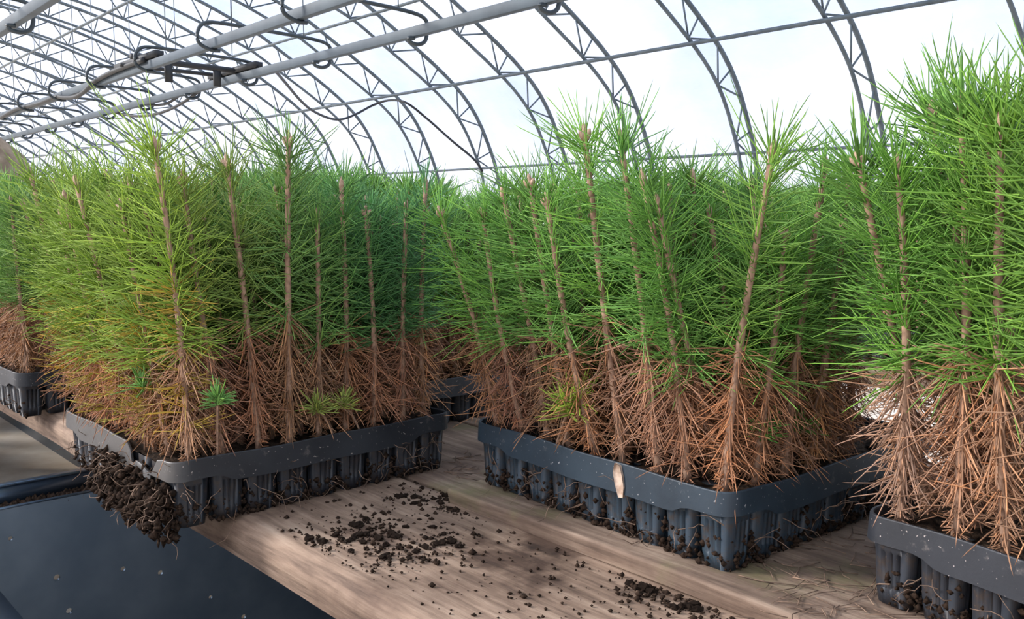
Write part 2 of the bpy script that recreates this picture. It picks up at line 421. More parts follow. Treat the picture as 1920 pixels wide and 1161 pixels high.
# the irrigation boom carriage riding on the rails
sB = 1.145
cart = empty('boom_carriage', AX * (sB * K) + np.array([0, 0, EYE]), (0, 0, TH))
tag(cart, 'black irrigation boom carriage riding across the two grey rails', 'carriage')
zb = RZ * K
tube('cross_beam', smooth_path([(0.385 * K, 0, zb + 0.12), (0.44 * K, 0.05, zb + 0.10), (0.49 * K, 0, zb + 0.085), (0.53 * K, 0, zb + 0.075)], 14), 0.035, M['hose'], cart)
tube('cross_beam', [(0.385 * K, 0.35, zb + 0.07), (0.53 * K, 0.35, zb + 0.06)], 0.024, M['hose'], cart)
for vx in (0.43, 0.492): box('drop_plate', (vx * K - 0.04, vx * K + 0.04, -0.02, 0.02, zb - 0.12, zb + 0.10), M['hose'], cart)
for vx in (0.397, 0.520):
    tro = box('trolley', (vx * K - 0.05, vx * K + 0.05, -0.55, 0.75, zb + 0.060, zb + 0.12), M['hose'], cart)
    for y in (-0.5, -0.1, 0.3, 0.7):
        w = tube('wheel', [(vx * K - 0.02, y, zb + 0.088), (vx * K + 0.02, y, zb + 0.088)], 0.044, M['hose'], tro, sides=12)
# hoses
def hose_from_px(name, pts, v, label, r=0.022):
    P = [at_plane(x, y, tw(q, 0, 0), LAT) for (x, y), q in zip(pts, v if isinstance(v, list) else [v] * len(pts))]
    o = tube(name, smooth_path(P, 60), r, M['hose'], sides=7)
    return tag(o, label, 'hose')
hose_from_px('hose_loop', [(395, 152), (372, 172), (335, 197), (300, 212), (262, 218), (228, 214), (200, 205), (186, 198)], 0.525, 'slack black hose drooping in a wide loop below the second grey rail', 0.020)
hose_from_px('hose_loop', [(350, 168), (330, 184), (310, 195), (285, 197), (268, 192), (258, 186)], 0.5255, 'short black hose loop sagging below the second grey rail', 0.018)
hose_from_px('hose_run', [(270, 112), (235, 125), (200, 140), (175, 155), (158, 172), (140, 182), (120, 183), (104, 182), (70, 195), (30, 205), (0, 222)], 0.3905, 'long black hose running along under the first grey rail', 0.028)
hose_from_px('cable_run', [(512, 128), (535, 155), (562, 187), (585, 207), (615, 221), (640, 224), (668, 214), (700, 197), (730, 188), (762, 193), (800, 222), (845, 262), (888, 298), (905, 322)], [0.522, 0.60, 0.68, 0.74, 0.80, 0.84, 0.88, 0.92, 0.9355, 0.9355, 0.97, 1.0, 1.03, 1.045], 'thin dark cable swinging in waves along the low purlin', 0.019)

# ------------------------------------------------------------------ ground
fl = box('floor', (-70, 70, -70, 90, -0.2, 0.0), M['sand']); tag(fl, kind='structure')

# ------------------------------------------------------------------ bench planks
S_TRAY = 0.385
AA = 0.738                                               # trays and planks lie at this angle
UA = np.array([-math.sin(AA), math.cos(AA), 0]); VA = np.array([math.cos(AA), math.sin(AA), 0])
Z1 = EYE - 0.3505                                        # top of the plank under the left tray
Z2 = Z1 + 0.020                                          # planks under the other trays
def plank(name, origin, width, length, thick, rad, mat, label, z_top, parent=None):
    """local x across, y along (from -length_near), origin at the left top edge"""
    gp = Geo(); ns = 46; prof_p = []
    for cx, cz, a0 in ((width - rad[1], -rad[1], 0), (rad[0], -rad[0], 90)):
        rr = rad[1] if a0 == 0 else rad[0]
        for a in np.linspace(a0, a0 + 90, 6): prof_p.append((cx + rr * math.cos(math.radians(90 - a + a0 - a0)) if False else cx + rr * math.cos(math.radians(a)), cz + rr * math.sin(math.radians(a))))
    prof_p += [(0.004, -thick), (width - 0.004, -thick)]
    m = len(prof_p); V = []
    for q in range(ns):
        y = length[0] + (length[1] - length[0]) * q / (ns - 1)
        for (x, z) in prof_p:
            V.append((x + 0.0025 * math.sin(y * 7 + width * 9) * (1 if x < width / 2 else -1), y, z + 0.0012 * math.sin(y * 11 + x * 14)))
    ii = np.arange(ns - 1)[:, None] * m; jj = np.arange(m)[None, :]; j2 = (jj + 1) % m
    gp.add(V, [np.stack([ii + jj, ii + m + jj, ii + m + j2, ii + j2], -1).reshape(-1, 4)])
    me = gp.mesh(name, mat)
    bm = bmesh.new(); bm.from_mesh(me); bmesh.ops.holes_fill(bm, edges=[e for e in bm.edges if e.is_boundary], sides=0)
    bmesh.ops.recalc_face_normals(bm, faces=bm.faces); bm.to_mesh(me); bm.free(); me.set_sharp_from_angle(angle=math.radians(30))
    o = link(name, me, parent); o.location = (origin[0], origin[1], z_top); o.rotation_euler = (0, 0, AA)
    return tag(o, label, 'plank')
p_right = at_z(788, 905, Z1)                             # a point on the right top edge of the first plank
PW = 0.245
o1 = p_right - VA * PW
# stains (plank-local): from pixels
def to_plank(px, py):
    d = at_z(px, py, Z1) - o1; return (d @ VA, d @ UA)
st = [(*to_plank(960, 1052), 0.040, 0.07), (*to_plank(1040, 1012), 0.045, 0.05), (*to_plank(690, 1000), 0.03, 0.04)]
M['wood1'] = wood_mat('weathered_plank', (0.10, 0.062, 0.042), (0.30, 0.203, 0.140), (0.47, 0.345, 0.25), st)
M['wood2'] = wood_mat('mossy_plank', (0.10, 0.066, 0.045), (0.25, 0.172, 0.122), (0.41, 0.31, 0.225), (), 0.8)
plank('bench_plank', o1, PW, (-1.9, 4.6), 0.046, (0.022, 0.006), M['wood1'], 'wide weathered brown plank strewn with soil crumbs, rounded worn edge, lowest of the bench', Z1)
o2 = o1 + VA * (PW + 0.006)
plank('bench_plank', o2, 0.25, (-1.9, 4.6), 0.046, (0.006, 0.006), M['wood2'], 'mossy brown plank flush beside the soil-strewn plank, showing between the two plank-side trays', Z1)
o3 = o2 + VA * 0.256
plank('bench_plank', o3, 0.25, (-1.9, 4.6), 0.046, (0.006, 0.006), M['wood2'], 'plank along the aisle side of the bench, hidden under trays', Z1)
bl = np.array([0.196, 0.786, 0]) + S_TRAY * np.array([-math.sin(0.685), math.cos(0.685), 0])     # far end of the blue-black tray
y_end = float((bl - o2) @ UA) + 0.004
plank('riser_board', o2 - VA * 0.036, 0.286, (-1.9, y_end), Z2 - Z1, (0.004, 0.004), M['wood2'], 'thin brown board lying under the plank-side edge of the blue-black tray', Z2)
plank('riser_board', o3 + VA * 0.002, 0.25, (-1.9, y_end), Z2 - Z1, (0.004, 0.004), M['wood2'], 'thin board under the aisle-side half of the blue-black tray', Z2)
# second bench across the aisle
ob = at_z(1602, 688, Z1)
for q in range(3):
    plank('far_bench_plank', ob + VA * (0.26 * q), 0.25, (-2.2, 4.0), 0.04, (0.005, 0.005), M['wood2'],
          ['aisle-side plank of the bench across the sandy aisle', 'middle plank of the bench across the sandy aisle', 'outer plank of the bench across the sandy aisle'][q], Z1)
for q in (-1.6, 0.9, 3.0):
    tr = empty('bench_trestle', (ob + UA * q) * np.array([1, 1, 0]), (0, 0, AA))
    tag(tr, 'plain wooden trestle under the bench across the sandy aisle', 'trestle', 'trestles of the far bench')
    for x in (0.05, 0.70): box('leg', (x, x + 0.06, -0.03, 0.03, 0, Z1 - 0.095), M['wood2'], tr)
    box('crossbar', (0.0, 0.78, -0.025, 0.025, Z1 - 0.10, Z1 - 0.0390), M['wood2'], tr)

# galvanised panel under the plank ends, with drilled holes
ZP = Z1 - 0.0455
P0 = at_z(0, 956, ZP); q_rail = at_z(0, 1108, ZP); xw = float((q_rail - P0) @ VA) - 0.0525      # the sheet ends against the side rail
pn = empty('steel_trough', P0 * np.array([1, 1, 0]), (0, 0, AA))
tag(pn, 'blue-grey galvanised steel trough side with round holes, upright under the soil-strewn plank', 'trough')
xr0 = float((o3 + VA * 0.25 - P0) @ VA) - 0.008
sheet = box('sheet', (xw, xr0, 0, 0.004, 0.0, ZP), M['galv'], pn)
cut = Geo()
for (hx, hy, r) in ((107, 1083, .0042), (231, 1067, .0036), (301, 1074, .0038), (130, 1146, .0042), (457, 1157, .004), (20, 1010, .003), (395, 1120, .003)):
    q = at_plane(hx, hy, P0, UA) - P0 * np.array([1, 1, 0]); x = q @ VA; z = q[2]
    cut.add(*tube_geo([(x, -0.02, z), (x, 0.02, z)], r, 16))
co = link('hole_cutter', cut.mesh('hole_cutter'), pn)
bo = sheet.modifiers.new('holes', 'BOOLEAN'); bo.object = co; bo.solver = 'EXACT'
bpy.context.view_layer.update()
dg = bpy.context.evaluated_depsgraph_get()
me = bpy.data.meshes.new_from_object(sheet.evaluated_get(dg)); sheet.modifiers.clear(); sheet.data = me
me.polygons.foreach_set('use_smooth', np.zeros(len(me.polygons), bool)); me.update()
bpy.data.objects.remove(co)
xl = float((o1 - P0) @ VA) - 0.01                        # the plank's left edge in panel coordinates
gl = Geo()
gl.add(*box_geo(xw, xl, 0.004, 0.042, ZP - 0.012, ZP - 0.009))
gl.add(*box_geo(xw, xl, 0.042, 0.0455, ZP - 0.012, ZP + 0.018))
link('ledge', gl.mesh('ledge', M['galv'], smooth=False), pn)
gl = Geo(); gl.add(*box_geo(xw, xl, 0.0410, 0.056, ZP + 0.018, ZP + 0.021)); link('folded_lip', gl.mesh('folded_lip', M['galv'], smooth=False), pn)
gl = Geo(); gl.add(*box_geo(xw, xl, -0.001, 0.006, ZP - 0.0005, ZP + 0.0015)); link('sheet_edge', gl.mesh('sheet_edge', M['galv'], smooth=False), pn)
xr = float((o3 + VA * 0.25 - P0) @ VA)                    # side and end walls added to keep light off the floor under the planks
link('added_side_wall', (lambda g: (g.add(*box_geo(xr - 0.010, xr - 0.006, -2.2, 4.5, 0.0, ZP)), g.mesh('added_side_wall', M['galv'], smooth=False))[1])(Geo()), pn)
link('added_end_wall', (lambda g: (g.add(*box_geo(float((q_rail - P0) @ VA) - 0.055, xr - 0.006, 4.5, 4.504, 0.0, ZP)), g.mesh('added_end_wall', M['galv'], smooth=False))[1])(Geo()), pn)
gs = Geo()
for q in range(420):
    x = rng.uniform(xw + 0.01, xl) if q < 140 else xl - abs(rng.normal(0, 0.09)); y = rng.uniform(0.006, 0.040)
    r = rng.uniform(0.002, 0.007); v = rng.normal(size=(6, 3)); 
    oc = np.array([(1,0,0),(-1,0,0),(0,1,0),(0,-1,0),(0,0,1),(0,0,-1)], float) * r * (1 + 0.35 * v)
    gs.add(oc + np.array([x, y, ZP - 0.009 + r * 0.5]), [np.array([(0,2,4),(2,1,4),(1,3,4),(3,0,4),(2,0,5),(1,2,5),(3,1,5),(0,3,5)])])
tag(link('ledge_soil', gs.mesh('ledge_soil', M['clod'], smooth=False), pn), kind='stuff')
# near side rail of the steel frame
q0 = at_z(0, 1108, ZP)
rl = empty('steel_edge_rail', q0 * np.array([1, 1, 0]), (0, 0, AA)); tag(rl, 'bright galvanised side rail running lengthwise past the holed steel trough side', 'rail')
gq = Geo(); gq.add(*box_geo(-0.055, 0, -0.9, 4.6, ZP - 0.004, ZP)); link('flange', gq.mesh('flange', M['galv'], smooth=False), rl)
gq = Geo(); gq.add(*box_geo(-0.055, -0.051, -0.9, 4.6, 0.0, ZP - 0.003)); link('web', gq.mesh('web', M['galv'], smooth=False), rl)  # rail lengthened out of view so its web shades the floor under the bench
for s in (-1.4, 3.4, 4.4):                                # hidden supports of the plank bench
    base = (o1 + UA * s) * np.array([1, 1, 0])
    sp = empty('bench_support', base, (0, 0, AA)); tag(sp, 'dark timber support frame underneath the plank bench', 'support', 'supports under the plank bench')
    for x in (0.05, 0.42): box('post', (x, x + 0.05, -0.025, 0.025, 0.0, Z1 - 0.095), M['wood2'], sp)
    box('crossbar', (0.0, 0.76, -0.025, 0.025, Z1 - 0.10, Z1 - 0.0450), M['wood2'], sp)

# ------------------------------------------------------------------ trays
S, TH_T = 0.385, 0.078
NC = 9; PITCH_C = 0.0418; SOIL_DROP = 0.010
def rounded_square(half, rad, per_side=36, per_corner=7):
    pts = []; nor = []; cd = []
    cs = [(half - rad, -half + rad, -90), (half - rad, half - rad, 0), (-half + rad, half - rad, 90), (-half + rad, -half + rad, 180)]
    for k, (cx, cy, a0) in enumerate(cs):
        for a in np.linspace(a0, a0 + 90, per_corner):
            n = np.array([math.cos(math.radians(a)), math.sin(math.radians(a))])
            pts.append(np.array([cx, cy]) + rad * n); nor.append(n)
        nx = cs[(k + 1) % 4]; n = np.array([math.cos(math.radians(a0 + 90)), math.sin(math.radians(a0 + 90))])
        p0 = pts[-1]; p1 = np.array([nx[0], nx[1]]) + rad * n
        for t in np.linspace(0, 1, per_side + 2)[1:-1]: pts.append(p0 * (1 - t) + p1 * t); nor.append(n)
    return np.array(pts), np.array(nor)
def rim_mesh(name, mat, gap=None, seed=0):
    r = np.random.default_rng(seed)
    P, N = rounded_square(S / 2, 0.020); n = len(P)
    dist = np.array([min(math.hypot(abs(x) - S / 2, abs(y) - S / 2), 9) for x, y in P])
    tt = np.clip((dist - 0.050) / 0.022, 0, 1); tt = tt * tt * (3 - 2 * tt)
    skirt = 0.0225 + 0.0085 * tt
    top = np.full(n, TH_T) + 0.0008 * np.sin(np.arange(n) * 0.37 + seed)
    bulge = 0.0012 * np.sin(np.arange(n) * 0.21 + seed)
    if gap:                                              # torn part of the rim on the side x = -S/2
        for i in range(n):
            if P[i][0] < -S / 2 + 0.006 and gap[0] < P[i][1] < gap[1]:
                e = min(P[i][1] - gap[0], gap[1] - P[i][1]) / 0.012
                top[i] -= 0.020 * min(1, e) + r.uniform(-0.003, 0.003) * min(1, e)
                skirt[i] = max(0.004, skirt[i] - 0.022 * min(1, e) + r.uniform(-0.002, 0.004)); bulge[i] += r.uniform(-0.002, 0.005)
    rings = []
    for inset, z in ((0.0042, top - 0.016), (0.0034, top - 0.0008), (0.0026, top), (0.0006, top), (0.0, top - 0.0008), (-0.0008, top - skirt * 0.5), (-0.0014, top - skirt), (0.0012, top - skirt), (0.0018, top - skirt * 0.6)):
        q = P - N * inset + N * bulge[:, None]; rings.append(np.c_[q, z])
    V = np.concatenate(rings); gq = Geo(); m = len(rings)
    i = np.arange(m - 1)[:, None] * n; j = np.arange(n)[None, :]; j2 = (j + 1) % n
    gq.add(V, [np.stack([i + j, i + n + j, i + n + j2, i + j2], -1).reshape(-1, 4)])
    return gq.mesh(name, mat, sharp=32)
def cell_geo():
    """tapered pot with grooved lower walls"""
    pts = []; groove = []
    for k in range(4):
        a0 = -90 + 90 * k
        c = {0: (1, -1), 1: (1, 1), 2: (-1, 1), 3: (-1, -1)}[k]
        for a in np.linspace(a0, a0 + 90, 3):
            pts.append((c[0] * 0.52 + 0.48 * math.cos(math.radians(a)), c[1] * 0.52 + 0.48 * math.sin(math.radians(a)))); groove.append(0)
        n = (math.cos(math.radians(a0 + 90)), math.sin(math.radians(a0 + 90))); tdir = (-n[1], n[0])
        for s, gv in ((-0.50, 0), (-0.42, 1), (-0.34, 1), (-0.26, 0), (-0.06, 0), (-0.02, 1), (0.06, 1), (0.1, 0), (0.30, 0), (0.36, 1), (0.44, 1), (0.52, 0)):
            pts.append((n[0] + tdir[0] * s, n[1] + tdir[1] * s)); groove.append(gv)
    pts = np.array(pts); groove = np.array(groove); n = len(pts)
    rings = []
    for z, hw, gd in ((0.0, 0.0193, 0), (-0.016, 0.0192, 0), (-0.0185, 0.0188, 0.0), (-0.0195, 0.0187, 0.0028), (-0.050, 0.0172, 0.0028), (-0.0515, 0.0171, 0), (-0.0655, 0.0150, 0)):
        rad = np.linalg.norm(pts, axis=1); q = pts * (hw - groove * gd)[:, None]
        rings.append(np.c_[q, np.full(n, z)])
    V = np.concatenate(rings + [np.array([[0, 0, -0.0658]])]); m = len(rings)
    i = np.arange(m - 1)[:, None] * n; j = np.arange(n)[None, :]; j2 = (j + 1) % n
    f = [np.stack([i + j, i + n + j, i + n + j2, i + j2], -1).reshape(-1, 4)]
    o = (m - 1) * n; jj = np.arange(n); f.append(np.stack([np.full(n, m * n), o + (jj + 1) % n, o + jj], 1))
    return V, f
CELL = cell_geo()
ME_CELL = {}
for nm in ('cell', 'cell_blue'):
    gq = Geo(); gq.add(*CELL); ME_CELL[nm] = gq.mesh('cell', M[nm], smooth=False)
gq = Geo()
for i in range(1, NC - 1):
    for j in range(1, NC - 1):
        gq.add(*box_geo((i - 4) * PITCH_C - .018, (i - 4) * PITCH_C + .018, (j - 4) * PITCH_C - .018, (j - 4) * PITCH_C + .018, 0.001, 0.064))
ME_INNER = gq.mesh('inner_cells', M['cell'], smooth=False)
def soil_mesh(seed):
    r = np.random.default_rng(seed); n = 40; h = S / 2 - 0.0045
    xs = np.linspace(-h, h, n); X, Y = np.meshgrid(xs, xs, indexing='ij')
    Z = TH_T - SOIL_DROP + r.normal(0, 0.0022, (n, n)) + 0.003 * np.sin(X * 90 + seed) * np.cos(Y * 77)
    cr = np.hypot(np.maximum(np.abs(X) - (h - .022), 0), np.maximum(np.abs(Y) - (h - .022), 0)) > .022
    X = np.where(cr, X * 0.965, X); Y = np.where(cr, Y * 0.965, Y)
    gq = Geo(); i, j = np.meshgrid(np.arange(n - 1), np.arange(n - 1), indexing='ij'); b = (i * n + j).ravel()
    gq.add(np.c_[X.ravel(), Y.ravel(), Z.ravel()], [np.stack([b, b + n, b + n + 1, b + 1], 1)])
    return gq.mesh('potting_soil', M['soil'])
OCT = np.array([(1,0,0),(-1,0,0),(0,1,0),(0,-1,0),(0,0,1),(0,0,-1)], float)
OCT_F = np.array([(0,2,4),(2,1,4),(1,3,4),(3,0,4),(2,0,5),(1,2,5),(3,1,5),(0,3,5)])
def fringe(parent, seed, n_root, n_crumb, extra=None):
    """roots and crumbs clinging to the pots (tray-local); extra: heavy clump on side x=-S/2"""
    r = np.random.default_rng(seed); gr = Geo(); gc = Geo()
    def fibre(p, d, L, rad):
        pts = [p]; d = d / np.linalg.norm(d)
        for k in range(6):
            d = d + r.normal(0, 0.45, 3) + np.array([0, 0, -0.10]); d /= np.linalg.norm(d)
            q = pts[-1] + d * L / 6
            if q[2] < 0.002 and extra is None: q[2] = 0.002; d[2] = abs(d[2]) * 0.2
            pts.append(q)
        gr.add(*tube_geo(pts, np.linspace(rad, rad * 0.4, 7), 4, caps=False))
    for k in range(n_root):
        side = r.integers(0, 2); t = r.uniform(-S / 2 + .01, S / 2 - .01); z = r.uniform(0.006, 0.048)
        off = S / 2 - 0.004
        p = np.array([-off, t, z]) if side else np.array([t, -off, z])
        dn = np.array([-1, 0, 0]) if side else np.array([0, -1, 0])
        fibre(p, dn * 0.5 + r.normal(0, 0.6, 3), r.uniform(0.02, 0.06), r.uniform(0.0003, 0.0007))
    for k in range(n_crumb):
        side = r.integers(0, 2); t = r.uniform(-S / 2 + .012, S / 2 - .012); z = abs(r.normal(0.0, 0.016)) + 0.002
        off = S / 2 - 0.006 - r.uniform(0, 0.01)
        p = np.array([-off, t, z]) if side else np.array([t, -off, z]); rr = r.uniform(0.0012, 0.0042)
        gc.add(OCT * rr * (1 + 0.3 * r.normal(size=(6, 3))) + p, [OCT_F])
    if extra:
        y0, y1 = extra
        for k in range(1100):
            y = r.uniform(y0, y1); z = r.triangular(-0.018, 0.012, 0.062); x = -S / 2 - r.uniform(-0.012, 0.020) * (1 - abs(z - 0.012) / 0.09)
            rr = r.uniform(0.0015, 0.0060)
            gc.add(OCT * rr * (1 + 0.35 * r.normal(size=(6, 3))) + np.array([x, y, z]), [OCT_F])
        for k in range(85):
            y = r.uniform(y0, y1); z = r.uniform(0.0, 0.062)
            fibre(np.array([-S / 2 - r.uniform(0, 0.012), y, z]), np.array([-0.7, r.normal(0, .7), r.normal(-.3, .5)]), r.uniform(0.015, 0.05), r.uniform(0.0004, 0.0010))
    tag(link('roots', gr.mesh('roots', M['root']), parent), kind='stuff')
    tag(link('clinging_soil', gc.mesh('clinging_soil', M['clod'], smooth=False), parent), kind='stuff')

class Tray: pass
def make_tray(Fxy, ang, z_rim, mat, cellmat, label, seed, gap=None, n_root=60, n_crumb=200, extra=None):
    t = Tray(); t.a = ang
    t.u = np.array([-math.sin(ang), math.cos(ang), 0]); t.v = np.array([math.cos(ang), math.sin(ang), 0])
    c = np.array([Fxy[0], Fxy[1], 0]) + (t.u + t.v) * S / 2; t.c = c; t.z = z_rim - TH_T
    o = empty('seedling_tray', (c[0], c[1], t.z), (0, 0, ang)); t.o = o
    tag(o, label, 'tray', 'plastic seedling trays')
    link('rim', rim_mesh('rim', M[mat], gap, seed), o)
    link('potting_soil', soil_mesh(seed), o)
    for i in range(NC):
        for j in range(NC):
            if i in (0, NC - 1) or j in (0, NC - 1):
                link('cell', ME_CELL[cellmat], o, loc=((i - 4) * PITCH_C, (j - 4) * PITCH_C, 0.0662))
    tag(link('inner_cells', ME_INNER, o), kind='stuff')
    if n_root: fringe(o, seed + 50, n_root, n_crumb, extra)
    t.soil_z = z_rim - SOIL_DROP
    t.used = set()
    return t
def cell_pos(t, i, j):
    return t.c + t.v * ((i - 4) * PITCH_C) + t.u * ((j - 4) * PITCH_C)

ZA = EYE - 0.2735 + 0.001; ZB = Z2 + TH_T
def corner_from_px(px, py, z, which, ang):
    p = at_z(px, py, z)
    u = np.array([-math.sin(ang), math.cos(ang), 0]); v = np.array([math.cos(ang), math.sin(ang), 0])
    return {'F': p, 'L': p - u * S, 'R': p - v * S}[which][:2]
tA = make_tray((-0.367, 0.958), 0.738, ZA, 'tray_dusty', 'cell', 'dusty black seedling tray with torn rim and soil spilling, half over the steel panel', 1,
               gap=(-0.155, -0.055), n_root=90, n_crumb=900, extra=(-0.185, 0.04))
tB = make_tray((0.196, 0.786), 0.685, ZB, 'tray_blue', 'cell_blue', 'blue-black seedling tray standing whole on the mossy plank, tan scrap on its rim', 2, n_root=80, n_crumb=900)
cC = corner_from_px(1614, 958, ZB, 'L', 0.60)
tC = make_tray(cC, 0.60, ZB, 'tray_grey', 'cell', 'charcoal seedling tray holding the tallest bushy seedlings with bare tangled lower stems', 3, n_root=70, n_crumb=900)
cD = corner_from_px(30, 702, ZA, 'F', 0.74)
tD = make_tray(cD, 0.74, ZA, 'tray_grey', 'cell', 'black seedling tray next along the soil-strewn plank, beyond the torn tray', 4, n_root=50, n_crumb=80)
cE = at_z(692, 733, ZA)[:2]
tE = make_tray(cE, 0.73, ZA, 'tray_grey', 'cell', 'dark seedling tray in shade on the mossy plank, between and behind the two plank-side trays', 5, n_root=30, n_crumb=60)
# tan scrap stuck to the rim of the blue tray
sc = tB.o
gq = Geo(); pts = []
for k, (yy, zz) in enumerate(((0, .068), (.004, .079), (.011, .080), (.013, .070), (.010, .058), (.005, .046), (-.001, .047), (-.002, .058))):
    pts.append((0, yy, zz))
top = np.array(pts) + np.array([-S / 2 - 0.0042, -0.062, -0.002]); bot = top + np.array([0.0032, 0, 0])
gq.add(np.vstack([top, bot]), [np.array([[0, 1, 2, 3, 4, 5, 6, 7]]), np.array([[i, (i + 1) % 8, 8 + (i + 1) % 8, 8 + i] for i in range(8)])])
M['scrap'] = simple('tan_bark_scrap', (0.34, 0.22, 0.15), (0.62, 0.47, 0.36), 120, 0.9, bumpy=0.5)
link('bark_scrap', gq.mesh('bark_scrap', M['scrap'], smooth=False), sc)

# ------------------------------------------------------------------ seedlings
def needles(base, dirs, length, rad, bend, r, seg=3):
    """thin tapering curved needles; arrays of base, direction, length; returns geometry and tone"""
    n = len(base); d = dirs / np.linalg.norm(dirs, axis=1)[:, None]
    ts = np.array([0, 0.45, 0.90, 1.0]) if seg == 3 else np.array([0, 0.7, 1.0])
    ref = np.where(np.abs(d[:, 2:3]) > 0.9, np.array([[1.0, 0, 0]]), np.array([[0, 0, 1.0]]))
    A = np.cross(d, ref); A /= np.linalg.norm(A, axis=1)[:, None]; B = np.cross(d, A)
    V = []
    side = A * r.normal(0, 0.5, (n, 1)) * 0.12
    for k, t in enumerate(ts[:-1]):
        c = base + (d * t + (bend + side) * t * t) * length[:, None]
        rr = rad * (0.8 + 0.35 * math.sin(math.pi * min(1, t + 0.2)))
        for a in (0, 2.094, 4.189):
            V.append(c + (A * math.cos(a) + B * math.sin(a)) * rr)
    V.append(base + (d + bend + side) * length[:, None])
    m = len(V); V = np.stack(V, 1).reshape(-1, 3)
    b = (np.arange(n) * m)[:, None]; q = []; 
    for k in range(seg - 1):
        for a in range(3):
            q.append(np.concatenate([b + 3 * k + a, b + 3 * k + (a + 1) % 3, b + 3 * k + 3 + (a + 1) % 3, b + 3 * k + 3 + a], 1))
    k = seg - 1; tri = [np.concatenate([b + 3 * k + a, b + 3 * k + (a + 1) % 3, b + 3 * seg], 1) for a in range(3)]
    tone = np.repeat(np.clip(r.normal(0.45, 0.24, n), 0, 1), m)
    return V, [x for x in ([np.concatenate(q)] if q else []) + [np.concatenate(tri)]], tone
HS = 0.32
def stem_path(r, amp):
    ph = r.uniform(0, 6.28); z = np.linspace(0, HS, 15); t = z / HS
    off = amp * (np.sin(t * 3.1 + ph) - math.sin(ph) - t * (math.sin(3.1 + ph) - math.sin(ph)))
    return np.c_[off * math.cos(ph), off * math.sin(ph), z]
def seedling_variant(seed, n_green, n_dead, green_from, yellow=0, lod=False, tuft=16, nrad=0.00055):
    r = np.random.default_rng(seed); path = stem_path(r, 0.006)
    def on(z): return np.stack([np.interp(z, path[:, 2], path[:, 0]), np.interp(z, path[:, 2], path[:, 1]), z], 1)
    out = {}
    rads = np.linspace(0.0042, 0.0029, 15) * (1 + 0.06 * r.normal(size=15))
    g = Geo(); g.add(*tube_geo(path, rads, 4 if lod else 7)); out['stem'] = (g, None)
    # green: fascicles of two, spreading outwards below and upright above
    def make(zs, elev, length, rad, curve, seg, pair=True, spread=0.13, tang=0.45):
        n = len(zs); az = r.uniform(0, 2 * np.pi, n)
        if pair: zs = np.repeat(zs, 2); az = np.repeat(az, 2) + r.normal(0, spread, 2 * n); elev = np.repeat(elev, 2) + r.normal(0, spread, 2 * n); length = np.repeat(length, 2) * r.uniform(0.85, 1.1, 2 * n); curve = np.repeat(curve, 2)
        d = np.stack([np.cos(az) * np.cos(elev), np.sin(az) * np.cos(elev), np.sin(elev)], 1)
        tg = r.normal(0, tang, len(az))[:, None] * np.stack([-np.sin(az), np.cos(az), np.zeros_like(az)], 1); d = d + tg * np.cos(elev)[:, None]
        bend = np.stack([np.zeros_like(curve), np.zeros_like(curve), curve], 1) + 0.10 * r.normal(size=(len(curve), 3))
        return needles(on(zs) + d * 0.001, d, length, rad, bend, r, seg)
    seg = 2 if lod else 3
    t = r.beta(1.05, 1.25, n_green)
    zs = HS * (green_from + (0.985 - green_from) * t)
    el = np.radians(4 + 34 * t + r.normal(0, 20, n_green)); ln = (0.052 + 0.008 * t) * r.uniform(0.6, 1.3, n_green)
    G1 = make(zs, el, ln, nrad, 0.10 + 0.12 * r.normal(size=n_green), seg)
    zt = HS * r.uniform(0.955, 1.0, tuft); G2 = make(zt, np.radians(r.uniform(25, 84, tuft)), r.uniform(0.030, 0.060, tuft), nrad * 1.15, r.normal(0.0, 0.12, tuft), seg)
    g = Geo(); g.add(*G1[:2]); g.add(*G2[:2]); out['green_needles'] = (g, np.r_[G1[2], G2[2]])
    # dead brown needles hanging along the lower stem, some splayed
    td = r.uniform(0, 1, n_dead); zd = HS * (0.015 + (green_from + 0.03) * td)
    el = np.where(r.uniform(size=n_dead) < 0.66, np.radians(r.normal(-52, 16, n_dead)), np.radians(r.normal(4, 26, n_dead)))
    ld = r.uniform(0.022, 0.058, n_dead); low = zd + np.sin(el) * ld < 0.003
    el = np.where(low, np.arcsin(np.clip((0.003 - zd) / ld, -0.9, 0.3)), el)
    ld = np.where((zd + np.tan(el) * 0.018 < 0.028) & (np.cos(el) * ld > 0.0105), 0.0105 / np.cos(el), ld)      # stays inside the rim
    D = make(zd, el, ld, nrad * 1.0, r.normal(-0.10, 0.16, n_dead) * (~low), seg, pair=False, tang=0.6)
    g = Geo(); g.add(*D[:2]); out['dead_needles'] = (g, D[2])
    if yellow:
        ty = r.uniform(0, 1, yellow); zy = HS * (0.12 + (green_from + 0.10) * ty)
        Yn = make(zy, np.radians(r.normal(8, 18, yellow)), r.uniform(0.030, 0.050, yellow), nrad, r.normal(0.05, 0.12, yellow), seg)
        g = Geo(); g.add(*Yn[:2]); out['yellow_needles'] = (g, Yn[2])
    # buds
    g = Geo(); top = path[-1]
    for k in range(1 if seed % 2 else 4):
        d = np.array([0, 0, 1.0]) if k == 0 else np.array([math.cos(k * 2.1) * 0.55, math.sin(k * 2.1) * 0.55, 0.85])
        L = 0.017 if k == 0 else 0.012
        pts = [top + d * L * q for q in (-0.2, 0.15, 0.5, 0.8, 1.0)]
        g.add(*tube_geo(pts, np.array([0.0019, 0.0034, 0.0034, 0.0022, 0.0004]), 6))
    out['bud'] = (g, None)
    return out
PART_MAT = {'stem': 'bark', 'green_needles': 'needle', 'dead_needles': 'dead', 'yellow_needles': 'needle', 'bud': 'bud'}
def meshes(var):
    return {k: g.mesh(k, M[PART_MAT[k]], attr=a) for k, (g, a) in var.items()}
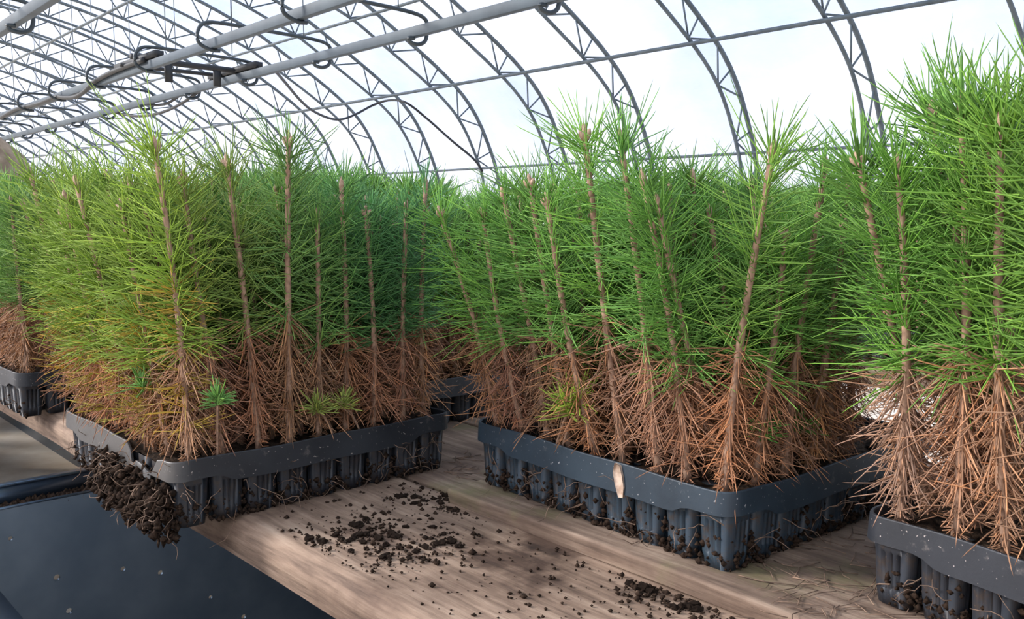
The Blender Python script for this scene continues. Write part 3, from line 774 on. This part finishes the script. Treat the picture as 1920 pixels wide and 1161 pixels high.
VAR = {'a': [meshes(seedling_variant(100 + k, 215, 280, 0.43)) for k in range(8)],          # dense, blue-green
       'y': [meshes(seedling_variant(140 + k, 205, 260, 0.37, yellow=80)) for k in range(4)],  # yellowing below
       'b': [meshes(seedling_variant(170 + k, 200, 250, 0.39)) for k in range(8)],
       'e': [meshes(seedling_variant(230 + k, 140, 270, 0.42, tuft=13)) for k in range(6)],   # edge rows, stems more bare
       'c': [meshes(seedling_variant(200 + k, 155, 270, 0.43, tuft=26, nrad=0.00062)) for k in range(5)]}
GREEN = {'yel': (0.33, 0.49, 0.095), 'blue': (0.150, 0.375, 0.130), 'viv': (0.235, 0.47, 0.085), 'deep': (0.185, 0.39, 0.085)}
DEAD = {'a': (0.40, 0.215, 0.125), 'b': (0.43, 0.225, 0.125), 'c': (0.45, 0.27, 0.17)}
def place_seedling(var, base, lean, spin, scale, green, dead, label, group, bare_top=False):
    """lean: horizontal offset of the tip (m) as world vector"""
    ht = HS * scale
    ax = Vector((lean[0], lean[1], ht)).normalized()
    rot = Vector((0, 0, 1)).rotation_difference(ax).to_matrix() @ Matrix.Rotation(spin, 3, 'Z')
    o = empty('pine_seedling', base, rot.to_euler()); o.scale = (0.9 + 0.1 * scale, 0.9 + 0.1 * scale, scale * math.hypot(1, math.hypot(lean[0], lean[1]) / ht))
    tag(o, label, 'seedling', group)
    for k, me in var.items():
        c = link(k, me, o)
        if k in ('green_needles', 'dead_needles', 'yellow_needles'): c['kind'] = 'stuff'
        if k == 'green_needles': c.color = (*green, 1)
        elif k == 'dead_needles': c.color = (*dead, 1)
        elif k == 'yellow_needles': c.color = (0.58, 0.43, 0.09, 1) if random.random() < 0.5 else (0.55, 0.50, 0.10, 1)
    return o
def mixg(a, b, t): return tuple(x * (1 - t) + y * t for x, y in zip(GREEN[a], GREEN[b]))
def jit(c, s=0.14): 
    f = 1 + random.uniform(-s, s); return (c[0] * f * (1 + random.uniform(-.08, .12)), c[1] * f, c[2] * f * (1 + random.uniform(-.15, .15)))

# stems measured in the photograph: base pixel -> tip pixel
KEY = {                                                   # cell of the tray (or base pixel) -> tip pixel
 'A': [((i, 0), t) for i, t in enumerate([(287, 278), (343, 340), (420, 308), (538, 268), (594, 405), (643, 350), (690, 400), (757, 390), (803, 350)])]
      + [((0, 2), (246, 350)), ((0, 4), (198, 335)), ((0, 6), (122, 400)), ((0, 8), (66, 335))],
 'B': [((0, j), t) for j, t in enumerate([(1452, 285), (1212, 338), (1163, 265), (1105, 255), (1030, 378), (1000, 345), (942, 365), (905, 400), (832, 400)])]
      + [((1, 0), (1470, 440)), ((2, 0), (1536, 318)), ((3, 0), (1578, 425)), ((4, 0), (1592, 335)), ((5, 0), (1612, 400)), ((2, 2), (1297, 335)), ((2, 1), (1338, 400)), ((4, 2), (1405, 350))],
 'C': [((1748, 985), (1695, 312)), ((1842, 1010), (1797, 342)), ((1905, 985), (1862, 430)), ((1665, 948), (1617, 305)), ((1700, 945), (1740, 215)), ((1880, 1000), (1845, 225))],
}
def fill_tray(t, key, chooser, default_lean, height, keep=lambda i, j, p: True):
    cells = {(i, j): cell_pos(t, i, j) for i in range(NC) for j in range(NC)}
    special = {}
    for (bx, by), (tx, ty) in key:
        p = at_z(bx, by, t.soil_z)
        cij = (bx, by) if (bx, by) in cells else min((c for c in cells if c not in special), key=lambda c: np.hypot(*(cells[c] - p)[:2]))
        b = cells[cij]; r = ray(tx, ty); k = b[1] / r[1]
        tip = np.array([0, 0, EYE]) + r * k
        special[cij] = (tip - np.array([b[0], b[1], t.soil_z]))
    n = 0
    for (i, j), p in cells.items():
        if not keep(i, j, p): continue
        if (i, j) in special:
            d = special[(i, j)]; lean = d[:2] + np.array([0, 0]); sc = max(0.62, d[2] / HS)
        else:
            lean = np.array(default_lean(i, j)) + np.array([random.gauss(0, 0.014), random.gauss(0, 0.012)]); sc = random.uniform(*height) if i * j else random.uniform(sum(height) / 2, height[1] * 1.03)
        var, green, dead, label, group = chooser(i, j, (i, j) in special)
        z = t.soil_z - 0.004
        place_seedling(var, (p[0] + random.uniform(-.004, .004), p[1] + random.uniform(-.004, .004), z), lean, random.uniform(0, 6.28), sc, green, dead, label, group)
        n += 1
    return n
ORD = ['first', 'second', 'third', 'fourth', 'fifth', 'sixth', 'seventh', 'eighth', 'ninth']
def ch_A(i, j, sp):
    x = i / 8; where = f'torn tray, {ORD[j]} row from its dark rim, {ORD[i]} from torn side'
    if i == 0 or (i == 1 and j > 3) or (j == 8 and i < 3):
        return random.choice(VAR['y']), jit(GREEN['yel']), jit(DEAD['b']), 'yellowing pine seedling in ' + where, 'seedlings in the torn tray'
    k = min(1, max(0, (x - 0.1) * 1.5)); gcol = jit(mixg('yel', 'blue', k if j < 6 else 0.5 * k))
    return random.choice(VAR['e' if j == 0 else 'a']), gcol, jit(DEAD['a']), ('bare-stemmed' if j == 0 else 'green') + ' pine seedling in ' + where, 'seedlings in the torn tray'
def ch_B(i, j, sp):
    gcol = jit(mixg('viv', 'blue', random.uniform(0, 0.5)))
    return random.choice(VAR['e' if i * j == 0 else 'b']), gcol, jit(DEAD['b' if i * j == 0 else 'a']), f'pine seedling in blue-black tray, {ORD[i]} row from rim with scrap, {ORD[j]} from front', 'seedlings in the blue-black tray'
def ch_C(i, j, sp):
    return random.choice(VAR['c']), jit(mixg('viv', 'deep', random.uniform(0.1, 0.7))), jit(DEAD['c']), f'tall seedling in charcoal tray, {ORD[i]} row from plank side, {ORD[8 - j]} from blue-black tray end', 'seedlings of the charcoal tray'
def ch_D(i, j, sp):
    return random.choice(VAR['a']), jit(mixg('yel', 'blue', random.uniform(0.3, 0.7))), jit(DEAD['a']), f'pine seedling in tray beyond torn tray, {ORD[j]} row from torn tray, {ORD[i]} from void side', 'seedlings of the tray beyond the torn tray'
def ch_E(i, j, sp):
    return random.choice(VAR['b']), jit(mixg('viv', 'blue', random.uniform(0.1, 0.6))), jit(DEAD['a']), f'pine seedling in shaded tray, {ORD[j]} row from blue-black tray, {ORD[i]} from torn tray', 'seedlings of the shaded tray'
def in_frame(p, margin=0.035):
    return abs(p[0] / p[1]) < 960 / F_PX + margin
fill_tray(tA, KEY['A'], ch_A, lambda i, j: (-0.050 + 0.006 * i, 0), (0.80, 0.98))
fill_tray(tB, KEY['B'], ch_B, lambda i, j: (-0.045 + 0.004 * j, 0), (0.70, 0.90), lambda i, j, p: p[0] / p[1] < (1612 - 960) / F_PX)
nC = fill_tray(tC, KEY['C'], ch_C, lambda i, j: (-0.025, 0), (0.90, 1.06), lambda i, j, p: in_frame(p, 0.07))
nD = fill_tray(tD, [], ch_D, lambda i, j: (-0.010, 0), (0.78, 0.92), lambda i, j, p: in_frame(p, 0.06))
nE = fill_tray(tE, [], ch_E, lambda i, j: (-0.01, 0), (0.78, 0.92), lambda i, j, p: j <= 3)

# far trays: rims, pots and one mass of seedlings
lod = [seedling_variant(300 + k, 70, 60, 0.34, lod=True, tuft=14, nrad=0.0011) for k in range(5)]
far = {'stem': (Geo(), []), 'green_needles': (Geo(), []), 'dead_needles': (Geo(), [])}
def far_seedling(p, z):
    v = random.choice(lod); a = random.uniform(0, 6.28); sc = random.uniform(0.86, 1.05); lx, ly = random.gauss(-0.05, 0.05), random.gauss(0, 0.04)
    R = np.array([[math.cos(a), -math.sin(a), 0], [math.sin(a), math.cos(a), 0], [0, 0, 1]])
    for k in far:
        g, tone = v[k]; V = np.concatenate(g.v) @ R.T
        V = V * np.array([1, 1, sc]); V[:, 0] += V[:, 2] * lx; V[:, 1] += V[:, 2] * ly
        V = V + np.array([p[0], p[1], z])
        G = far[k][0]; n0 = G.n; G.v.append(V); G.f += [f + n0 for f in g.f]; G.n += len(V)
        far[k][1].append(tone if tone is not None else np.full(len(V), 0.5))
for (i, j) in [(i, j) for i in range(NC) for j in range(4, NC)]: far_seedling(cell_pos(tE, i, j), tE.soil_z)
far_specs = []
cd = np.array([*cD, 0.0])
far_specs.append((cd + tD.u * 0.42, 0.74, ZA, 'black seedling tray further along the plank, behind the burlap sack row'))
ce = np.array([*cE, 0.0])
far_specs.append((ce + tE.u * 0.41, 0.73, ZA, 'dark seedling tray right behind the shaded tray on the mossy planks'))
ob2 = ob + VA * 0.10; Z_FAR = Z1 + TH_T + 0.001
names_far = ['seedling tray across the aisle, first on the far bench', 'seedling tray across the aisle, second on the far bench', 'seedling tray across the aisle, third on the far bench',
             'seedling tray across the aisle, fourth on the far bench', 'seedling tray across the aisle, fifth on the far bench']
for q in range(5): far_specs.append((ob2 + UA * (-0.95 + 0.42 * q), AA, Z_FAR, names_far[q]))
for n, (fp, a, z, lab) in enumerate(far_specs):
    t = make_tray((fp[0], fp[1]), a, z, 'tray_grey', 'cell', lab, 20 + n, n_root=0)
    for i in range(NC):
        for j in range(NC): far_seedling(cell_pos(t, i, j), t.soil_z - 0.003)
fo = empty('far_seedlings'); tag(fo, 'mass of green pine seedlings in the trays behind and across the aisle', 'seedlings', kind='stuff')
for k, (g, tones) in far.items():
    c = link(k, g.mesh(k, M[PART_MAT[k]], attr=np.concatenate(tones)), fo); c['kind'] = 'stuff'
    c.color = (*(mixg('viv', 'deep', 0.5) if k == 'green_needles' else DEAD['a']), 1)

# small fresh sprigs low in the trays
def sprig(px, py, depth_like, size, colr, label, spread=70):
    p = np.array(depth_like, float); r = np.random.default_rng(int(px)); n = 80
    o = empty('pine_sprig', p)
    tag(o, label, 'sprig')
    tgt = np.array([0, 0, EYE]) + ray(px, py) * ((p[1] - 0.022) / ray(px, py)[1]) - p
    path = smooth_path([(0, 0, 0), tgt * 0.5 + np.array([0, 0, 0.006]), tgt], 8)
    tube('stem', path, 0.0013, M['bark'], o, sides=5)
    az = r.uniform(0, 6.28, n); el = np.radians(r.uniform(-15, 85, n)); d = np.stack([np.cos(az) * np.cos(el), np.sin(az) * np.cos(el), np.sin(el)], 1)
    b = np.repeat(tgt[None], n, 0) - (tgt / (np.linalg.norm(tgt) + 1e-9))[None] * r.uniform(0, 0.012, (n, 1))
    V, f, tone = needles(b, d, r.uniform(0.5, 1.0, n) * size, 0.0008, 0.08 * r.normal(size=(n, 3)), r)
    g = Geo(); g.add(V, f); c = link('green_needles', g.mesh('green_needles', M['needle'], attr=tone), o); c['kind'] = 'stuff'; c.color = (*colr, 1)
def soil_pt(t, i, j, dz=-0.003):
    p = cell_pos(t, i, j); return (p[0], p[1], t.soil_z + dz)
sprig(1072, 762, soil_pt(tB, -0.40, 5.3), 0.042, (0.42, 0.60, 0.09), 'bright lime pine sprig low at the plank-side rim of the blue-black tray')
sprig(1090, 745, soil_pt(tB, -0.35, 5.1), 0.040, (0.42, 0.60, 0.09), 'second lime pine sprig just above the brightest one in the blue-black tray')
sprig(1424, 808, soil_pt(tB, 2.4, -0.35), 0.028, (0.20, 0.52, 0.10), 'small green pine sprig among brown needles beside the front corner of the blue-black tray')
sprig(1492, 800, soil_pt(tB, 3.9, -0.35), 0.032, (0.20, 0.52, 0.10), 'spiky green pine sprig over the rim of the blue-black tray facing the charcoal tray')
sprig(270, 718, soil_pt(tA, -0.30, 2.2), 0.034, (0.22, 0.46, 0.12), 'small green sprig among rusty needles above the torn rim')
sprig(408, 742, soil_pt(tA, 0.7, -0.35), 0.026, (0.22, 0.46, 0.12), 'tiny green sprig between two front stems of the torn tray')
sprig(590, 762, soil_pt(tA, 4.4, -0.4), 0.032, (0.40, 0.48, 0.12), 'yellowish green sprig lying by the dark rim of the torn tray')
sprig(640, 752, soil_pt(tA, 5.3, -0.4), 0.028, (0.40, 0.48, 0.12), 'small pale sprig right of the yellowish one by the dark rim')

# ------------------------------------------------------------------ soil on the plank
clod_me = []
for k in range(6):
    bm = bmesh.new(); bmesh.ops.create_icosphere(bm, subdivisions=2, radius=1.0)
    for v in bm.verts: v.co = v.co * (1 + random.gauss(0, 0.22)); v.co.z *= 0.7
    me = bpy.data.meshes.new('soil_clod'); bm.to_mesh(me); bm.free(); me.materials.append(M['clod']); clod_me.append(me)
def on_p1(px, py): return at_z(px, py, Z1)
clusters = [(735, 1015, 55, 14), (835, 1018, 45, 14), (650, 1005, 60, 8), (790, 935, 35, 8), (590, 1020, 25, 3), (690, 985, 25, 6), (745, 1040, 40, 6), (1290, 1138, 22, 8), (1210, 1108, 30, 6), (865, 950, 20, 3)]
nclod = 0
for cx, cy, sp_, n in clusters:
    for q in range(n):
        px, py = random.gauss(cx, sp_ * 0.6), random.gauss(cy, sp_ * 0.25)
        p = on_p1(px, py); x = (p - o1) @ VA
        if not 0.03 < x < PW - 0.01: continue
        lim = PW - (0.012 if (p - o1) @ UA > y_end else 0.040); p = p - VA * max(0.0, x - lim)
        r = random.uniform(0.0020, 0.0046)
        o = link('soil_clod', random.choice(clod_me), loc=(p[0], p[1], Z1 + r * 0.42), rot=(0, 0, random.uniform(0, 6)))
        o.scale = (r * random.uniform(.9, 1.7), r, r)
        wh = 'in the pile towards the charcoal tray' if cx > 1100 else ('by the mossy plank end' if cy < 960 else ('in the dark heap below the torn tray' if cx < 700 else 'in the wide scatter at the plank middle'))
        tag(o, 'dark crumbly soil clod on the plank ' + wh, 'soil clod', 'soil clods ' + wh); nclod += 1
gc = Geo()
for q in range(1500):
    if q < 900:
        cx, cy, sp_, n = random.choice(clusters); px, py = random.gauss(cx, sp_ * 1.3), random.gauss(cy, sp_ * 0.55)
    else: px, py = random.uniform(520, 1500), random.uniform(905, 1161)
    p = on_p1(px, py); x = (p - o1) @ VA
    if not 0.022 < x < PW - 0.004: continue
    lim = PW - (0.004 if (p - o1) @ UA > y_end else 0.036); p = p - VA * (max(0.0, x - lim) * 1.5)
    r = abs(random.gauss(0, 0.0013)) + 0.0006
    gc.add(OCT * r * (1 + 0.3 * rng.normal(size=(6, 3))) * np.array([1, 1, 0.8]) + np.array([p[0], p[1], Z1 + r * 0.5]), [OCT_F])
tag(link('soil_crumbs', gc.mesh('soil_crumbs', M['clod'], smooth=False)), 'fine dark soil crumbs scattered over the wide weathered plank', 'soil', kind='stuff')
# loose roots and litter on the raised plank round the trays
gr = Geo()
for q in range(90):
    px, py = (random.uniform(1400, 1640), random.uniform(1000, 1161)) if q < 70 else (random.uniform(848, 885), random.uniform(850, 900))
    p = at_z(px, py, (Z2 if q < 70 else Z1) + 0.002); a = random.uniform(0, 6.28); L = random.uniform(0.015, 0.05)
    d = np.array([math.cos(a), math.sin(a), 0]); k = np.array([-d[1], d[0], 0]) * random.gauss(0, 0.3)
    gr.add(*tube_geo([p, p + (d + k) * L * .5, p + (d) * L], random.uniform(0.0003, 0.0006), 4))
tag(link('root_litter', gr.mesh('root_litter', M['root'])), 'thin dry roots and needles littering the boards round the trays', 'litter', kind='stuff')

# ------------------------------------------------------------------ burlap sack at the far left of the bench
sk = empty('burlap_sack', at_z(-62, 640, Z1) * np.array([1, 1, 0]) + np.array([0, 0, Z1]), (0, 0, 0.5))
tag(sk, 'greyish brown filled sack standing behind the seedlings at the plank bench', 'sack')
gk = Geo(); n = 28; V = []
prof_k = [(0.13, 0), (0.17, 0.03), (0.185, 0.15), (0.19, 0.30), (0.175, 0.42), (0.135, 0.50), (0.085, 0.555), (0.04, 0.585), (0.0, 0.595)]
for (rr, z) in prof_k:
    for a in np.arange(n) / n * 6.2832:
        w = 1 + 0.05 * math.sin(3 * a + z * 14) + 0.03 * math.sin(7 * a - z * 25); V.append((rr * w * 1.15 * math.cos(a), rr * w * 0.8 * math.sin(a), z + 0.012 * math.sin(2 * a) * (z > .3)))
m = len(prof_k); i = np.arange(m - 1)[:, None] * n; j = np.arange(n)[None, :]; j2 = (j + 1) % n
gk.add(V, [np.stack([i + j, i + j2, i + n + j2, i + n + j], -1).reshape(-1, 4)])
link('bag', gk.mesh('bag', M['sack']), sk)
print('counts', nC, nD, nE, nclod)
